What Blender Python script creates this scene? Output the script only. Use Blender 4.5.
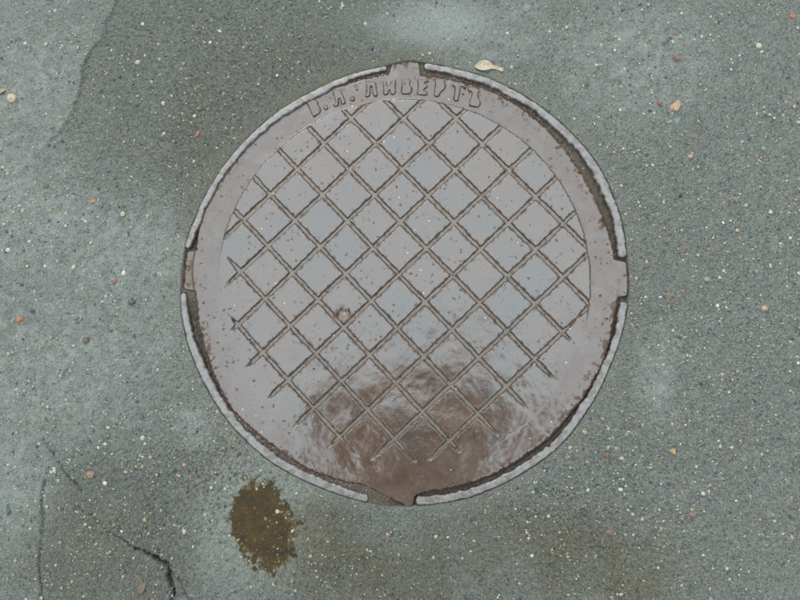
import bpy, bmesh, math, random
import numpy as np
from mathutils import Matrix, Vector

for o in list(bpy.data.objects):
    bpy.data.objects.remove(o)
S = bpy.context.scene
COL = S.collection
random.seed(7)
RNG = np.random.default_rng(11)

# ------------------------------------------------------------------ camera
# pose solved from the regular lattice cast into the cover (world origin = cover centre, z up, metres)
F_PX = 740.0
RW = np.array([[0.99656347, 0.02869999, -0.07770171],
               [0.01994843, -0.99360343, -0.11114983],
               [-0.08039469, 0.10921783, -0.9907614]])
CAM = np.array([0.08343611, -0.14093152, 1.01869357])
cam_data = bpy.data.cameras.new('camera')
cam = bpy.data.objects.new('camera', cam_data)
COL.objects.link(cam)
m = Matrix.Identity(4)
for i in range(3):
    m[i][0] = RW[0][i]; m[i][1] = -RW[1][i]; m[i][2] = -RW[2][i]; m[i][3] = CAM[i]
cam.matrix_world = m
cam_data.sensor_width = 36
cam_data.lens = F_PX / 800 * 36
cam_data.clip_start = 0.01
cam_data.clip_end = 500
S.camera = cam

# ------------------------------------------------------------------ sky, sun, exposure (overcast day)
SUN_EL, SUN_AZ = math.radians(38), math.radians(-25)      # azimuth measured from +Y towards +X
world = bpy.data.worlds.new('World')
S.world = world
world.use_nodes = True
wn = world.node_tree.nodes; wl = world.node_tree.links
wn.clear()
sky = wn.new('ShaderNodeTexSky')
sky.sky_type = 'NISHITA'
sky.sun_disc = False
sky.sun_elevation = SUN_EL
sky.sun_rotation = SUN_AZ
sky.air_density = 1.0
sky.dust_density = 4.0
sky.ozone_density = 1.0
hs = wn.new('ShaderNodeHueSaturation'); hs.inputs['Saturation'].default_value = 0.6
bgn = wn.new('ShaderNodeBackground'); bgn.inputs['Strength'].default_value = 0.12
wo = wn.new('ShaderNodeOutputWorld')
# cloud deck of an overcast day over the clear sky: brightest overhead (CIE overcast)
tc = wn.new('ShaderNodeTexCoord'); sx = wn.new('ShaderNodeSeparateXYZ'); wl.new(tc.outputs['Generated'], sx.inputs[0])
mr = wn.new('ShaderNodeMapRange'); wl.new(sx.outputs[2], mr.inputs[0])
for i_, k_ in enumerate((0.0, 1.0, 1 / 3, 1.0)): mr.inputs[i_ + 1].default_value = k_
vm = wn.new('ShaderNodeVectorMath'); vm.operation = 'SCALE'; vm.inputs[0].default_value = (7.7, 9.15, 9.9); wl.new(mr.outputs[0], vm.inputs['Scale'])
cm = wn.new('ShaderNodeMix'); cm.data_type = 'RGBA'; cm.inputs[0].default_value = 0.90
wl.new(sky.outputs[0], hs.inputs['Color']); wl.new(hs.outputs[0], cm.inputs[6]); wl.new(vm.outputs[0], cm.inputs[7]); wl.new(cm.outputs[2], bgn.inputs['Color']); wl.new(bgn.outputs[0], wo.inputs[0])

sd = bpy.data.lights.new('sun', 'SUN')
sd.energy = 0.6; sd.angle = math.radians(40); sd.color = (1.0, 0.97, 0.92)
sun = bpy.data.objects.new('sun', sd); COL.objects.link(sun)
sdir = Vector((math.sin(SUN_AZ) * math.cos(SUN_EL), math.cos(SUN_AZ) * math.cos(SUN_EL), math.sin(SUN_EL)))
sun.rotation_euler = sdir.to_track_quat('Z', 'Y').to_euler()
sun.location = sdir * 5

S.view_settings.view_transform = 'Standard'
S.view_settings.look = 'None'
S.view_settings.gamma = 1
S.view_settings.exposure = 0.9
S.render.engine = 'CYCLES'

# ------------------------------------------------------------------ helpers
def W(px, py, z=0.0):
    """point of the plane z seen at pixel (px, py) of the 800x600 photograph"""
    d = RW.T @ np.array([(px - 400) / F_PX, (py - 300) / F_PX, 1.0])
    t = (z - CAM[2]) / d[2]
    p = CAM + d * t
    return float(p[0]), float(p[1])

def PXM(p):                        # metres per pixel near a pixel
    a = W(*p); b = W(p[0] + 1, p[1]); return math.hypot(a[0] - b[0], a[1] - b[1])

def Wl(pts): return np.array([W(*p) for p in pts])

def tag(o, label=None, cat=None, group=None, kind=None):
    if label: o['label'] = label
    if cat: o['category'] = cat
    if group: o['group'] = group
    if kind: o['kind'] = kind
    return o

def link(name, me, parent=None):
    o = bpy.data.objects.new(name, me); COL.objects.link(o)
    if parent: o.parent = parent
    return o

def empty(name, loc=(0, 0, 0)):
    o = bpy.data.objects.new(name, None); COL.objects.link(o); o.location = loc
    o.empty_display_size = 0.02
    return o

def mesh_np(name, v, f, mats, smooth=True, attrs=None, mi=None):
    """v (n,3), f (m,k) uniform faces"""
    me = bpy.data.meshes.new(name)
    v = np.asarray(v, np.float32); f = np.asarray(f, np.int32)
    me.vertices.add(len(v)); me.vertices.foreach_set('co', v.ravel())
    k = f.shape[1]
    me.loops.add(f.size); me.loops.foreach_set('vertex_index', f.ravel())
    me.polygons.add(len(f))
    me.polygons.foreach_set('loop_start', np.arange(0, f.size, k, dtype=np.int32))
    me.polygons.foreach_set('loop_total', np.full(len(f), k, np.int32))
    for mm in mats: me.materials.append(mm)
    if mi is not None: me.polygons.foreach_set('material_index', np.asarray(mi, np.int32))
    me.polygons.foreach_set('use_smooth', np.full(len(f), smooth))
    me.update(calc_edges=True)
    if attrs:
        for n, a in attrs.items():
            at = me.attributes.new(n, 'FLOAT_COLOR', 'POINT')
            a = np.asarray(a, np.float32)
            if a.ndim == 1: a = np.c_[a, a, a, np.ones(len(a))]
            if a.shape[1] == 3: a = np.c_[a, np.ones(len(a))]
            at.data.foreach_set('color', a.astype(np.float32).ravel())
    me.validate()
    return me

# tileable random fields from a filtered spectrum
NT = 2048; TS = 0.0008
_fx = np.fft.fftfreq(NT, TS)[:, None]; _fy = np.fft.rfftfreq(NT, TS)[None, :]
_fr = np.hypot(_fx, _fy)
def field(lmin, lmax, slope=1.0, seed=0):
    r = np.random.default_rng(seed)
    w = np.fft.rfft2(r.standard_normal((NT, NT)))
    fr = np.maximum(_fr, 1e-6)
    g = fr ** (-slope) * np.exp(-(fr * lmin) ** 2 * 0.7) * (1 - np.exp(-(fr * lmax) ** 2))
    a = np.fft.irfft2(w * g, s=(NT, NT))
    return (a / a.std()).astype(np.float32)
def samp(Fd, x, y):
    u = (np.asarray(x) / TS) % NT; v = (np.asarray(y) / TS) % NT
    i = np.floor(u).astype(int); j = np.floor(v).astype(int)
    a = u - i; b = v - j; i %= NT; j %= NT; i2 = (i + 1) % NT; j2 = (j + 1) % NT
    return Fd[i, j] * (1 - a) * (1 - b) + Fd[i2, j] * a * (1 - b) + Fd[i, j2] * (1 - a) * b + Fd[i2, j2] * a * b
F_BIG = field(0.03, 0.4, 1.3, 1)
F_MID = field(0.008, 0.05, 1.0, 2)
F_GRN = field(0.0035, 0.012, 0.6, 3)
F_FIN = field(0.0018, 0.006, 0.4, 4)
F_WRM = field(0.004, 0.02, 0.8, 5)

def sst(a, b, x):
    t = np.clip((np.asarray(x, float) - a) / (b - a), 0, 1); return t * t * (3 - 2 * t)

def seg_dist(x, y, pts):
    """signed distance (left side positive) to a polyline"""
    best = np.full(np.shape(x), 1e9); sgn = np.zeros(np.shape(x))
    for (ax, ay), (bx, by) in zip(pts[:-1], pts[1:]):
        dx, dy = bx - ax, by - ay; L = dx * dx + dy * dy
        t = np.clip(((x - ax) * dx + (y - ay) * dy) / L, 0, 1)
        d = np.hypot(x - ax - t * dx, y - ay - t * dy)
        s = np.sign(dx * (y - ay) - dy * (x - ax))
        m_ = d < best; best = np.where(m_, d, best); sgn = np.where(m_, s, sgn)
    return best * sgn

def blob(x, y, px, py, rx, ry, soft=0.5):
    cx, cy = W(px, py); k = PXM((px, py))
    d = np.hypot((x - cx) / (rx * k), (y - cy) / (ry * k))
    return 1 - sst(1 - soft, 1 + soft, d)

# ------------------------------------------------------------------ material helpers
class NB:
    def __init__(s, name):
        s.m = bpy.data.materials.new(name); s.m.use_nodes = True
        s.t = s.m.node_tree; s.n = s.t.nodes; s.l = s.t.links
        s.b = s.n['Principled BSDF']
        s.geo = s.n.new('ShaderNodeNewGeometry')
    def new(s, t, **k):
        q = s.n.new(t)
        for a, b in k.items(): setattr(q, a, b)
        return q
    def setin(s, q, i, v):
        if isinstance(v, bpy.types.NodeSocket): s.l.new(v, q.inputs[i])
        elif v is not None: q.inputs[i].default_value = v
    def noise(s, scale, detail=4, rough=0.55, dist=0.0, out=0):
        q = s.new('ShaderNodeTexNoise')
        s.l.new(s.geo.outputs['Position'], q.inputs['Vector'])
        q.inputs['Scale'].default_value = scale; q.inputs['Detail'].default_value = detail
        q.inputs['Roughness'].default_value = rough; q.inputs['Distortion'].default_value = dist
        return q.outputs[out]
    def voro(s, scale, out='Distance', rand=1.0):
        q = s.new('ShaderNodeTexVoronoi'); s.l.new(s.geo.outputs['Position'], q.inputs['Vector'])
        q.inputs['Scale'].default_value = scale; q.inputs['Randomness'].default_value = rand
        return q.outputs[out]
    def attr(s, name, out='Color'):
        q = s.new('ShaderNodeAttribute', attribute_name=name); return q.outputs[out]
    def sep(s, c):
        q = s.new('ShaderNodeSeparateColor'); s.l.new(c, q.inputs[0]); return q.outputs
    def ramp(s, v, stops):
        q = s.new('ShaderNodeValToRGB'); s.l.new(v, q.inputs[0]); e = q.color_ramp.elements
        while len(e) < len(stops): e.new(0.5)
        for k, (p, c) in zip(e, stops):
            k.position = p; k.color = (c, c, c, 1) if isinstance(c, (int, float)) else (*c, 1)
        return q.outputs[0]
    def rng(s, v, a, b, c=0.0, d=1.0):
        q = s.new('ShaderNodeMapRange'); s.l.new(v, q.inputs[0])
        for i, k in enumerate((a, b, c, d)): q.inputs[i + 1].default_value = k
        return q.outputs[0]
    def math(s, op, a, b=None, clamp=False):
        q = s.new('ShaderNodeMath', operation=op, use_clamp=clamp); s.setin(q, 0, a); s.setin(q, 1, b); return q.outputs[0]
    def mix(s, f, a, b, mode='MIX'):
        q = s.new('ShaderNodeMix', data_type='RGBA', blend_type=mode)
        s.setin(q, 0, f)
        for i, v in ((6, a), (7, b)):
            if isinstance(v, tuple): v = (*v, 1)
            s.setin(q, i, v)
        return q.outputs[2]
    def bump(s, h, dist, strength=1.0, n=None):
        q = s.new('ShaderNodeBump'); q.inputs['Strength'].default_value = strength
        q.inputs['Distance'].default_value = dist; s.l.new(h, q.inputs['Height'])
        if n: s.l.new(n, q.inputs['Normal'])
        return q.outputs[0]
    def put(s, **k):
        for a, v in k.items():
            a = a.replace('_', ' ')
            if isinstance(v, tuple): v = (*v, 1)
            s.setin(s.b, a, v)
        return s.m

# asphalt ------------------------------------------------------------
def mat_asphalt():
    s = NB('asphalt')
    R, G, B = s.sep(s.attr('mask'))[:3]          # R rough patch, G film with painted sky sheen, B painted dark reflection, olive mud
    A = s.sep(s.attr('mask2'))[:3]               # R brown silt, deepened for the puddle's painted dark reflection, G crack dirt
    big = s.noise(7, 4); mid = s.noise(60, 5, 0.6); fin = s.noise(700, 3, 0.7)
    c = s.ramp(mid, [(0.25, (0.226, 0.220, 0.196)), (0.5, (0.268, 0.261, 0.232)), (0.78, (0.312, 0.304, 0.270))])
    c = s.mix(s.rng(fin, 0.3, 0.7), c, (0.145, 0.170, 0.158), 'MIX') if False else c
    c2 = s.mix(s.rng(fin, 0.35, 0.62), s.mix(0.45, c, (0.035, 0.042, 0.040)), c)
    c3 = s.mix(s.math('MULTIPLY', R, 0.55), c2, (0.150, 0.146, 0.124))
    c4 = s.mix(s.math('MULTIPLY', G, 0.5), c3, (0.238, 0.250, 0.228))  # smooth wet film: its pale sky sheen is put into the colour
    c5 = s.mix(s.math('MULTIPLY', B, 0.75), c4, (0.150, 0.130, 0.084))  # olive dirt, and the figure's dark reflection put into the colour
    # fine mineral grain: each small cell its own tone, dark pores painted for dirt and pit shade
    vg = s.new('ShaderNodeTexVoronoi'); s.l.new(s.geo.outputs['Position'], vg.inputs['Vector']); vg.inputs['Scale'].default_value = 720
    vs_ = s.sep(vg.outputs['Color'])
    tone = s.ramp(vs_[0], [(0.0, (0.40, 0.42, 0.42)), (0.12, (0.72, 0.74, 0.72)), (0.35, (0.95, 1.0, 0.97)), (0.6, (1.05, 0.98, 0.93)), (0.8, (0.92, 1.08, 1.04)), (0.93, (1.25, 1.22, 1.15)), (1.0, (1.7, 1.6, 1.45))])
    c5 = s.mix(s.rng(G, 0, 1, 0.95, 0.5), c5, s.mix(1.0, c5, tone, 'MULTIPLY'))
    pore = s.rng(s.noise(230, 5, 0.8), 0.425, 0.345)
    c5 = s.mix(s.math('MULTIPLY', pore, s.rng(G, 0, 1, 0.75, 0.5)), c5, (0.03, 0.034, 0.033))
    # specks of stone in the binder, two sizes
    def specks(scale, lo, seedtint, c_in, r=0.32):
        v = s.new('ShaderNodeTexVoronoi'); s.l.new(s.geo.outputs['Position'], v.inputs['Vector'])
        v.inputs['Scale'].default_value = scale
        sp = s.sep(v.outputs['Color'])
        pick = s.math('GREATER_THAN', sp[0], lo)
        inside = s.math('LESS_THAN', v.outputs['Distance'], r)
        tint = s.ramp(sp[1], [(0.0, (0.34, 0.32, 0.27)), (0.3, (0.28, 0.22, 0.14)), (0.5, (0.22, 0.12, 0.07)),
                              (0.62, (0.2, 0.22, 0.2)), (0.8, (0.38, 0.37, 0.34)), (1.0, (0.05, 0.06, 0.06))])
        return s.mix(s.math('MULTIPLY', pick, inside), c_in, tint), s.math('MULTIPLY', pick, inside)
    c6, p1 = specks(430, 0.87, 0, c5, 0.30)
    c7, p2 = specks(250, 0.95, 0, c6, 0.26)
    c8 = s.mix(s.math('MULTIPLY', A[0], 0.93), c7, s.mix(s.rng(s.math('ADD', s.math('MULTIPLY', mid, .5), s.math('MULTIPLY', s.noise(300, 4, .7), .5)), .40, .62), (0.040, 0.030, 0.008), (0.165, 0.105, 0.022)))
    c9 = s.mix(A[1], c8, (0.012, 0.014, 0.013))
    c10 = s.mix(s.rng(big, 0.3, 0.7), s.mix(0.92, (0, 0, 0), c9), c9)
    ro = s.math('ADD', s.rng(mid, 0.3, 0.7, 0.42, 0.62), s.math('MULTIPLY', G, -0.09))
    h = s.math('ADD', s.math('MULTIPLY', s.noise(420, 5, 0.7), 1.3), s.math('MULTIPLY', s.voro(640), -0.5))
    hh = s.math('MULTIPLY', h, s.rng(G, 0, 1, 1.0, 0.25))
    nb = s.bump(hh, 0.0024, 1.0)
    return s.put(Base_Color=c10, Roughness=ro, Normal=nb, IOR=1.45)

def mat_iron():
    s = NB('painted_cast_iron')
    at = s.sep(s.attr('wear'))                   # R rust in edges, G packed pale dirt (groove floor), B rough wet
    n1 = s.noise(45, 5, 0.6); n2 = s.noise(260, 4, 0.65); n3 = s.noise(9, 3)
    base = s.mix(s.rng(n1, 0.3, 0.7), (0.092, 0.048, 0.027), (0.126, 0.068, 0.039))
    base = s.mix(s.rng(n3, 0.35, 0.7), base, (0.078, 0.056, 0.046))
    # pits: short dark red brown specks
    v = s.new('ShaderNodeTexVoronoi'); s.l.new(s.geo.outputs['Position'], v.inputs['Vector']); v.inputs['Scale'].default_value = 130
    sp = s.sep(v.outputs['Color'])
    dist = s.math('ADD', v.outputs['Distance'], s.math('MULTIPLY', s.math('SUBTRACT', s.noise(420, 3, 0.6, 1.0), 0.5), 2.2))
    pit = s.math('MULTIPLY', s.math('GREATER_THAN', sp[0], 0.72), s.rng(dist, 0.05, 0.16, 1, 0))
    scr = s.noise(150, 2, 0.5, 3.0)
    scuff = s.math('MULTIPLY', s.rng(scr, 0.63, 0.67), s.rng(n1, 0.48, 0.56))
    silt = s.attr('wear', 'Alpha')
    base = s.mix(s.math('MULTIPLY', silt, .9), base, (0.128, 0.082, 0.064))
    rust = s.math('MAXIMUM', s.math('MULTIPLY', at[0], s.rng(n2, 0.25, 0.55, 0.75, 1.0)), s.math('MAXIMUM', pit, s.math('MULTIPLY', scuff, 0.6)), clamp=True)
    c = s.mix(s.math('MULTIPLY', at[1], 0.8), base, (0.150, 0.122, 0.088))
    c = s.mix(rust, c, s.mix(s.rng(n1, .4, .65), (0.050, 0.026, 0.017), (0.115, 0.055, 0.031)))
    # small flecks of light paint
    v2 = s.new('ShaderNodeTexVoronoi'); s.l.new(s.geo.outputs['Position'], v2.inputs['Vector']); v2.inputs['Scale'].default_value = 210
    fl = s.math('MULTIPLY', s.math('GREATER_THAN', s.sep(v2.outputs['Color'])[0], 0.992), s.math('LESS_THAN', v2.outputs['Distance'], 0.25))
    c = s.mix(s.math('MULTIPLY', fl, 0.7), c, (0.5, 0.5, 0.47))
    ro = s.math('ADD', s.rng(n1, 0.3, 0.7, 0.12, 0.20), s.math('MULTIPLY', rust, 0.5))
    ro = s.math('ADD', ro, s.math('MULTIPLY', at[1], 0.22))
    h = s.math('ADD', s.math('MULTIPLY', s.noise(130, 2, 0.5), 0.22), s.math('MULTIPLY', s.noise(400, 3, 0.6), 0.26))
    h = s.math('SUBTRACT', h, s.math('MULTIPLY', rust, 0.35))
    h = s.math('MULTIPLY', h, s.rng(at[2], 0, 1, 0.55, 0.75))
    nb = s.bump(h, 0.0010, 0.42)
    return s.put(Base_Color=c, Roughness=ro, Normal=nb, IOR=s.math('SUBTRACT', s.rng(rust, 0, 1, 2.27, 1.45), s.math('ADD', s.math('MULTIPLY', silt, 0.32), s.math('MULTIPLY', at[1], 0.42))))

def mat_rim():
    s = NB('worn_rim_iron')
    at = s.sep(s.attr('wear'))
    n1 = s.noise(90, 5, 0.65); n2 = s.noise(350, 4, 0.7)
    base = s.mix(s.rng(n2, 0.3, 0.7), (0.155, 0.135, 0.124), (0.285, 0.262, 0.245))
    blot = s.rng(n1, 0.49, 0.58)
    c = s.mix(s.math('MULTIPLY', blot, 0.7), base, (0.12, 0.075, 0.058))
    c = s.mix(s.math('MULTIPLY', at[0], s.rng(n2, .3, .6, .6, 1)), c, (0.040, 0.020, 0.015))
    nb = s.bump(s.math('ADD', s.math('MULTIPLY', n1, .6), s.math('MULTIPLY', n2, .5)), 0.0009, 0.6)
    return s.put(Base_Color=c, Roughness=s.rng(n2, 0.3, 0.7, 0.28, 0.5), Normal=nb, IOR=1.8)

def mat_simple(name, col, rough=0.6, var=0.25, scale=300, ior=1.45, dist=0.0008, bumpn=0.6):
    s = NB(name)
    n = s.noise(scale, 4, 0.6)
    c = s.mix(s.rng(n, 0.3, 0.7), tuple(x * (1 - var) for x in col), tuple(min(1, x * (1 + var)) for x in col))
    return s.put(Base_Color=c, Roughness=rough, IOR=ior, Normal=s.bump(n, dist, bumpn))

def mat_grit():
    s = NB('grit')
    c = s.attr('tint')
    n = s.noise(900, 2)
    c = s.mix(s.rng(n, 0.3, 0.7, 0, 0.35), c, s.mix(0.5, c, (0.05, 0.05, 0.045)))
    return s.put(Base_Color=c, Roughness=0.45, IOR=1.5)

def mat_water():
    s = NB('brown_tinted_water')
    tr = s.new('ShaderNodeBsdfTransparent'); tr.inputs[0].default_value = (0.92, 0.80, 0.55, 1)  # brown tint darkens the puddle in place of a dark reflection
    gl = s.new('ShaderNodeBsdfGlossy'); gl.inputs['Roughness'].default_value = 0.02
    nb = s.bump(s.noise(60, 2), 0.0004, 0.3)
    s.l.new(nb, gl.inputs['Normal'])
    fr = s.new('ShaderNodeFresnel'); fr.inputs[0].default_value = 1.33
    s.l.new(nb, fr.inputs['Normal'])
    mx = s.new('ShaderNodeMixShader'); s.l.new(fr.outputs[0], mx.inputs[0]); s.l.new(tr.outputs[0], mx.inputs[1]); s.l.new(gl.outputs[0], mx.inputs[2])
    s.l.new(mx.outputs[0], s.n['Material Output'].inputs['Surface'])
    return s.m

M_ASP, M_IRON, M_RIM, M_GRIT, M_WATER = mat_asphalt(), mat_iron(), mat_rim(), mat_grit(), mat_water()
M_DIRT = mat_simple('packed_dirt', (0.090, 0.068, 0.048), 0.7, 0.5, 500, dist=0.002)
M_LETTER_EDGE = mat_simple('letter_edge_rust', (0.024, 0.014, 0.010), 0.65, 0.85, 160, ior=1.4)

# ------------------------------------------------------------------ outlines (radius as a function of the angle)
def theta_fun(px_pts):
    p = Wl(px_pts); th = np.degrees(np.arctan2(p[:, 1], p[:, 0])) % 360; r = np.hypot(p[:, 0], p[:, 1])
    o = np.argsort(th); th, r = th[o], r[o]
    T = np.r_[th[-3:] - 360, th, th[:3] + 360]; Rr = np.r_[r[-3:], r, r[:3]]
    return lambda t: np.interp(np.degrees(t) % 360, T, Rr)
def ang(px, py):
    x, y = W(px, py); return math.degrees(math.atan2(y, x)) % 360
_ro = theta_fun([(388, 66), (354, 73), (320, 87), (295, 100), (270, 117), (249, 136), (230, 157), (212, 183), (199, 208), (189, 232), (184, 250),
                 (182, 270), (180, 295), (183, 325), (190, 352), (202, 380), (214, 402), (232, 427), (250, 445), (270, 462), (294, 476), (320, 488), (345, 497), (368, 503),
                 (390, 507), (415, 506), (445, 503), (470, 498), (495, 488), (522, 474), (545, 459), (566, 440), (585, 415), (601, 388), (613, 360), (622, 335), (628, 305),
                 (630, 280), (627, 255), (624, 228), (616, 202), (603, 172), (588, 150), (566, 127), (542, 107), (515, 90), (490, 78), (462, 70), (426, 63), (405, 59)])
def R_out(t):
    # light smoothing of the traced outline
    return sum(_ro(t + d) for d in (-0.05, -0.025, 0, 0.025, 0.05)) / 5

_rc = theta_fun([(390, 72.5), (350, 81.5), (305, 95), (278, 111.5), (245, 143), (219.5, 176), (203, 209), (195, 249), (192, 270), (196, 300), (200, 330), (207, 355),
                 (224, 397), (227.5, 405), (255, 432), (282.5, 452.5), (310, 470.4), (337.5, 480), (365, 485.5), (376, 491), (387, 497), (401, 503.5), (407, 505), (416, 494), (430, 491),
                 (466, 484), (499, 472), (526, 455), (550, 437.5), (568, 416.5), (586, 394), (604, 361), (614.5, 318), (620, 280), (616, 257), (606, 223), (592, 191), (574, 161), (550, 131), (520, 105.5), (490, 89), (460, 80.6), (427, 75), (405, 74)])
def R_cov0(t):                         # traced edge of the cover plate without its lugs
    return sum(_rc(t + d) for d in (-0.02, -0.01, 0, 0.01, 0.02)) / 5

# lugs: start angle, end angle, how far below the outline they stop
LUG = [(ang(629, 298), ang(627, 259) + 360, 0.000), (ang(421, 66), ang(389, 66), -0.001), (ang(186, 249), ang(183, 291), 0.002), (ang(403, 504), ang(414.5, 505), -0.001)]
def lugmask(t, soft=0.9, grow=0.0):
    d = np.degrees(t) % 360; mk = np.zeros(np.shape(d)); off = np.zeros(np.shape(d))
    for a, b, e in LUG:
        c = (a + b) / 2; h = (b - a) / 2 + grow
        dd = np.abs((d - c + 180) % 360 - 180)
        k = 1 - sst(h - soft, h + 0.25, dd)
        mk = np.maximum(mk, k); off = np.where(k > 0, e, off)
    return mk, off
def R_cov(t):
    mk, off = lugmask(t)
    r0 = R_cov0(t); r1 = R_out(t) - off - 0.0005
    return r0 * (1 - mk) + r1 * mk
R_IN = 0.262
UN = 0.31 / 8.23692; LC = (0.04973356, 0.18642421)
GD = 0.0021                                   # depth of the grooves

def w2l(x, y):                                # world -> lattice line coordinates
    a = x / UN + LC[0]; b = -y / UN + LC[1]
    return (a + b) / 2, (a - b) / 2
def l2w(p, q):
    a = p + q; b = p - q
    return (a - LC[0]) * UN, -(b - LC[1]) * UN
SP = 2 * UN / math.sqrt(2)                    # spacing of the grooves in metres

def step_amount(t):                           # how much the circular step survives (worn away below)
    d = np.degrees(t) % 360
    return np.interp(d, [0, 4, 150, 162, 172, 185, 200, 300, 318, 330, 345, 352, 360], [1, 1, 1, .8, .4, .0, .0, .0, .18, .18, .05, .7, 1])
CHIP = W(343, 315)
def cover_height(x, y):
    t = np.arctan2(y, x); r = np.hypot(x, y)
    wv = samp(F_WRM, x + .3, y + .2) * 0.00022 + samp(F_MID, x, y) * 0.00018
    p, q = w2l(x, y)
    dp = np.abs(p - np.round(p)) * SP + wv; dq = np.abs(q - np.round(q)) * SP + wv
    dwn = 1 - step_amount(t)
    lo = sst(0.25, 0.7, dwn)
    rr = r + samp(F_MID, x * .6 + .5, y * .6) * 0.0022 * lo
    # grooves get narrower and shallower at their worn lower ends
    wear = lo * sst(0.230, 0.256, rr)
    wd = 1 - 0.55 * wear; dep = 1 - sst(0.35, 1.0, wear)
    # the two lattices end differently in the worn part: one fades a little earlier
    g1 = 1 - sst(0.0019, 0.0038, dp / wd); g2 = 1 - sst(0.0019, 0.0038, dq / wd)
    g2dep = dep * (1 - 0.6 * lo * sst(0.238, 0.252, rr))
    gr = np.maximum(g1 * dep, g2 * g2dep)
    st = sst(R_IN - 0.0022, R_IN - 0.0004, r + wv) * step_amount(t)
    gr = gr * (1 - st)
    g = np.maximum(gr, st)
    # chipped pad corner with a pocket of dirt
    dc = np.hypot((x - CHIP[0]) / 1.05, y - CHIP[1]) + samp(F_WRM, x, y) * 0.0009
    ch = 1 - sst(0.007, 0.010, dc)
    g = np.maximum(g, ch * 1.25)
    h = -GD * g + samp(F_BIG, x, y) * 0.00035 + samp(F_MID, x + 1, y) * 0.00005
    gg = np.clip(g, 0, 1)
    gi = np.clip(np.maximum(gr, ch), 0, 1)
    sa = step_amount(t); sn = np.where(sa > .05, st / np.maximum(sa, .05), 0)
    wall = np.clip(np.maximum(4 * gi * (1 - gi) * (1 - sn), 4 * sn * (1 - sn) * sst(.05, .5, sa)), 0, 1)
    nz = samp(F_WRM, x + .7, y + .9)
    ragged = np.clip(g1 * dep + g2 * g2dep + sst(.0064, .0036, np.minimum(dp, dq)) * (1 - wear) * sst(.2, 1.1, nz), 0, 1) * (gi < .5) * (1 - sn)
    rust = np.clip(np.maximum(wall ** .45 * 1.35 * (1 - .8 * wear), ragged * .95 * (1 - wear) ** 2) * np.maximum(sst(.03, .25, gg), 1 - wear) + 0.25 * np.clip(nz, 0, 2) * sst(.02, .3, gi) * (1 - sn), 0, 1)
    # rust halo round the chip and along some grooves
    halo = sst(0.016, 0.010, dc) * sst(0.2, -0.3, nz * 0.3) * (y > CHIP[1] - 0.004)
    rust = np.clip(np.maximum(rust, halo * (1 - ch) * .9), 0, 1)
    floor = sst(0.75, 0.97, gg) * (gr + ch > 0.5)
    floor = np.maximum(floor * 0.8, 0.14 * sst(R_IN - .001, R_IN + .001, r) * step_amount(t))
    # rough zone where the film of water is broken
    rough = np.clip(np.exp(-((x - 0.03) ** 2 + (y + 0.17) ** 2) / (2 * 0.11 ** 2)) * 1.1, 0, 1)
    return h, rust, floor, rough

def border_silt(x, y):
    t = np.arctan2(y, x); r = np.hypot(x, y); sa = step_amount(t)
    a = sst(R_IN - .0015, R_IN + .0005, r) * sa + (1 - sa) * sst(R_IN - .03, R_IN + .02, r + .01 * samp(F_BIG, x, y))
    return np.clip(a * (.8 + .25 * samp(F_MID, x * .7, y * .7)), 0, 1)
def cover_normals(v):
    e = 0.0004
    h0 = cover_height(v[:, 0], v[:, 1])[0]
    hx = (cover_height(v[:, 0] + e, v[:, 1])[0] - cover_height(v[:, 0] - e, v[:, 1])[0]) / (2 * e)
    hy = (cover_height(v[:, 0], v[:, 1] + e)[0] - cover_height(v[:, 0], v[:, 1] - e)[0]) / (2 * e)
    n = np.c_[-hx, -hy, np.ones(len(v))]; return n / np.linalg.norm(n, axis=1)[:, None]

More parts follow.
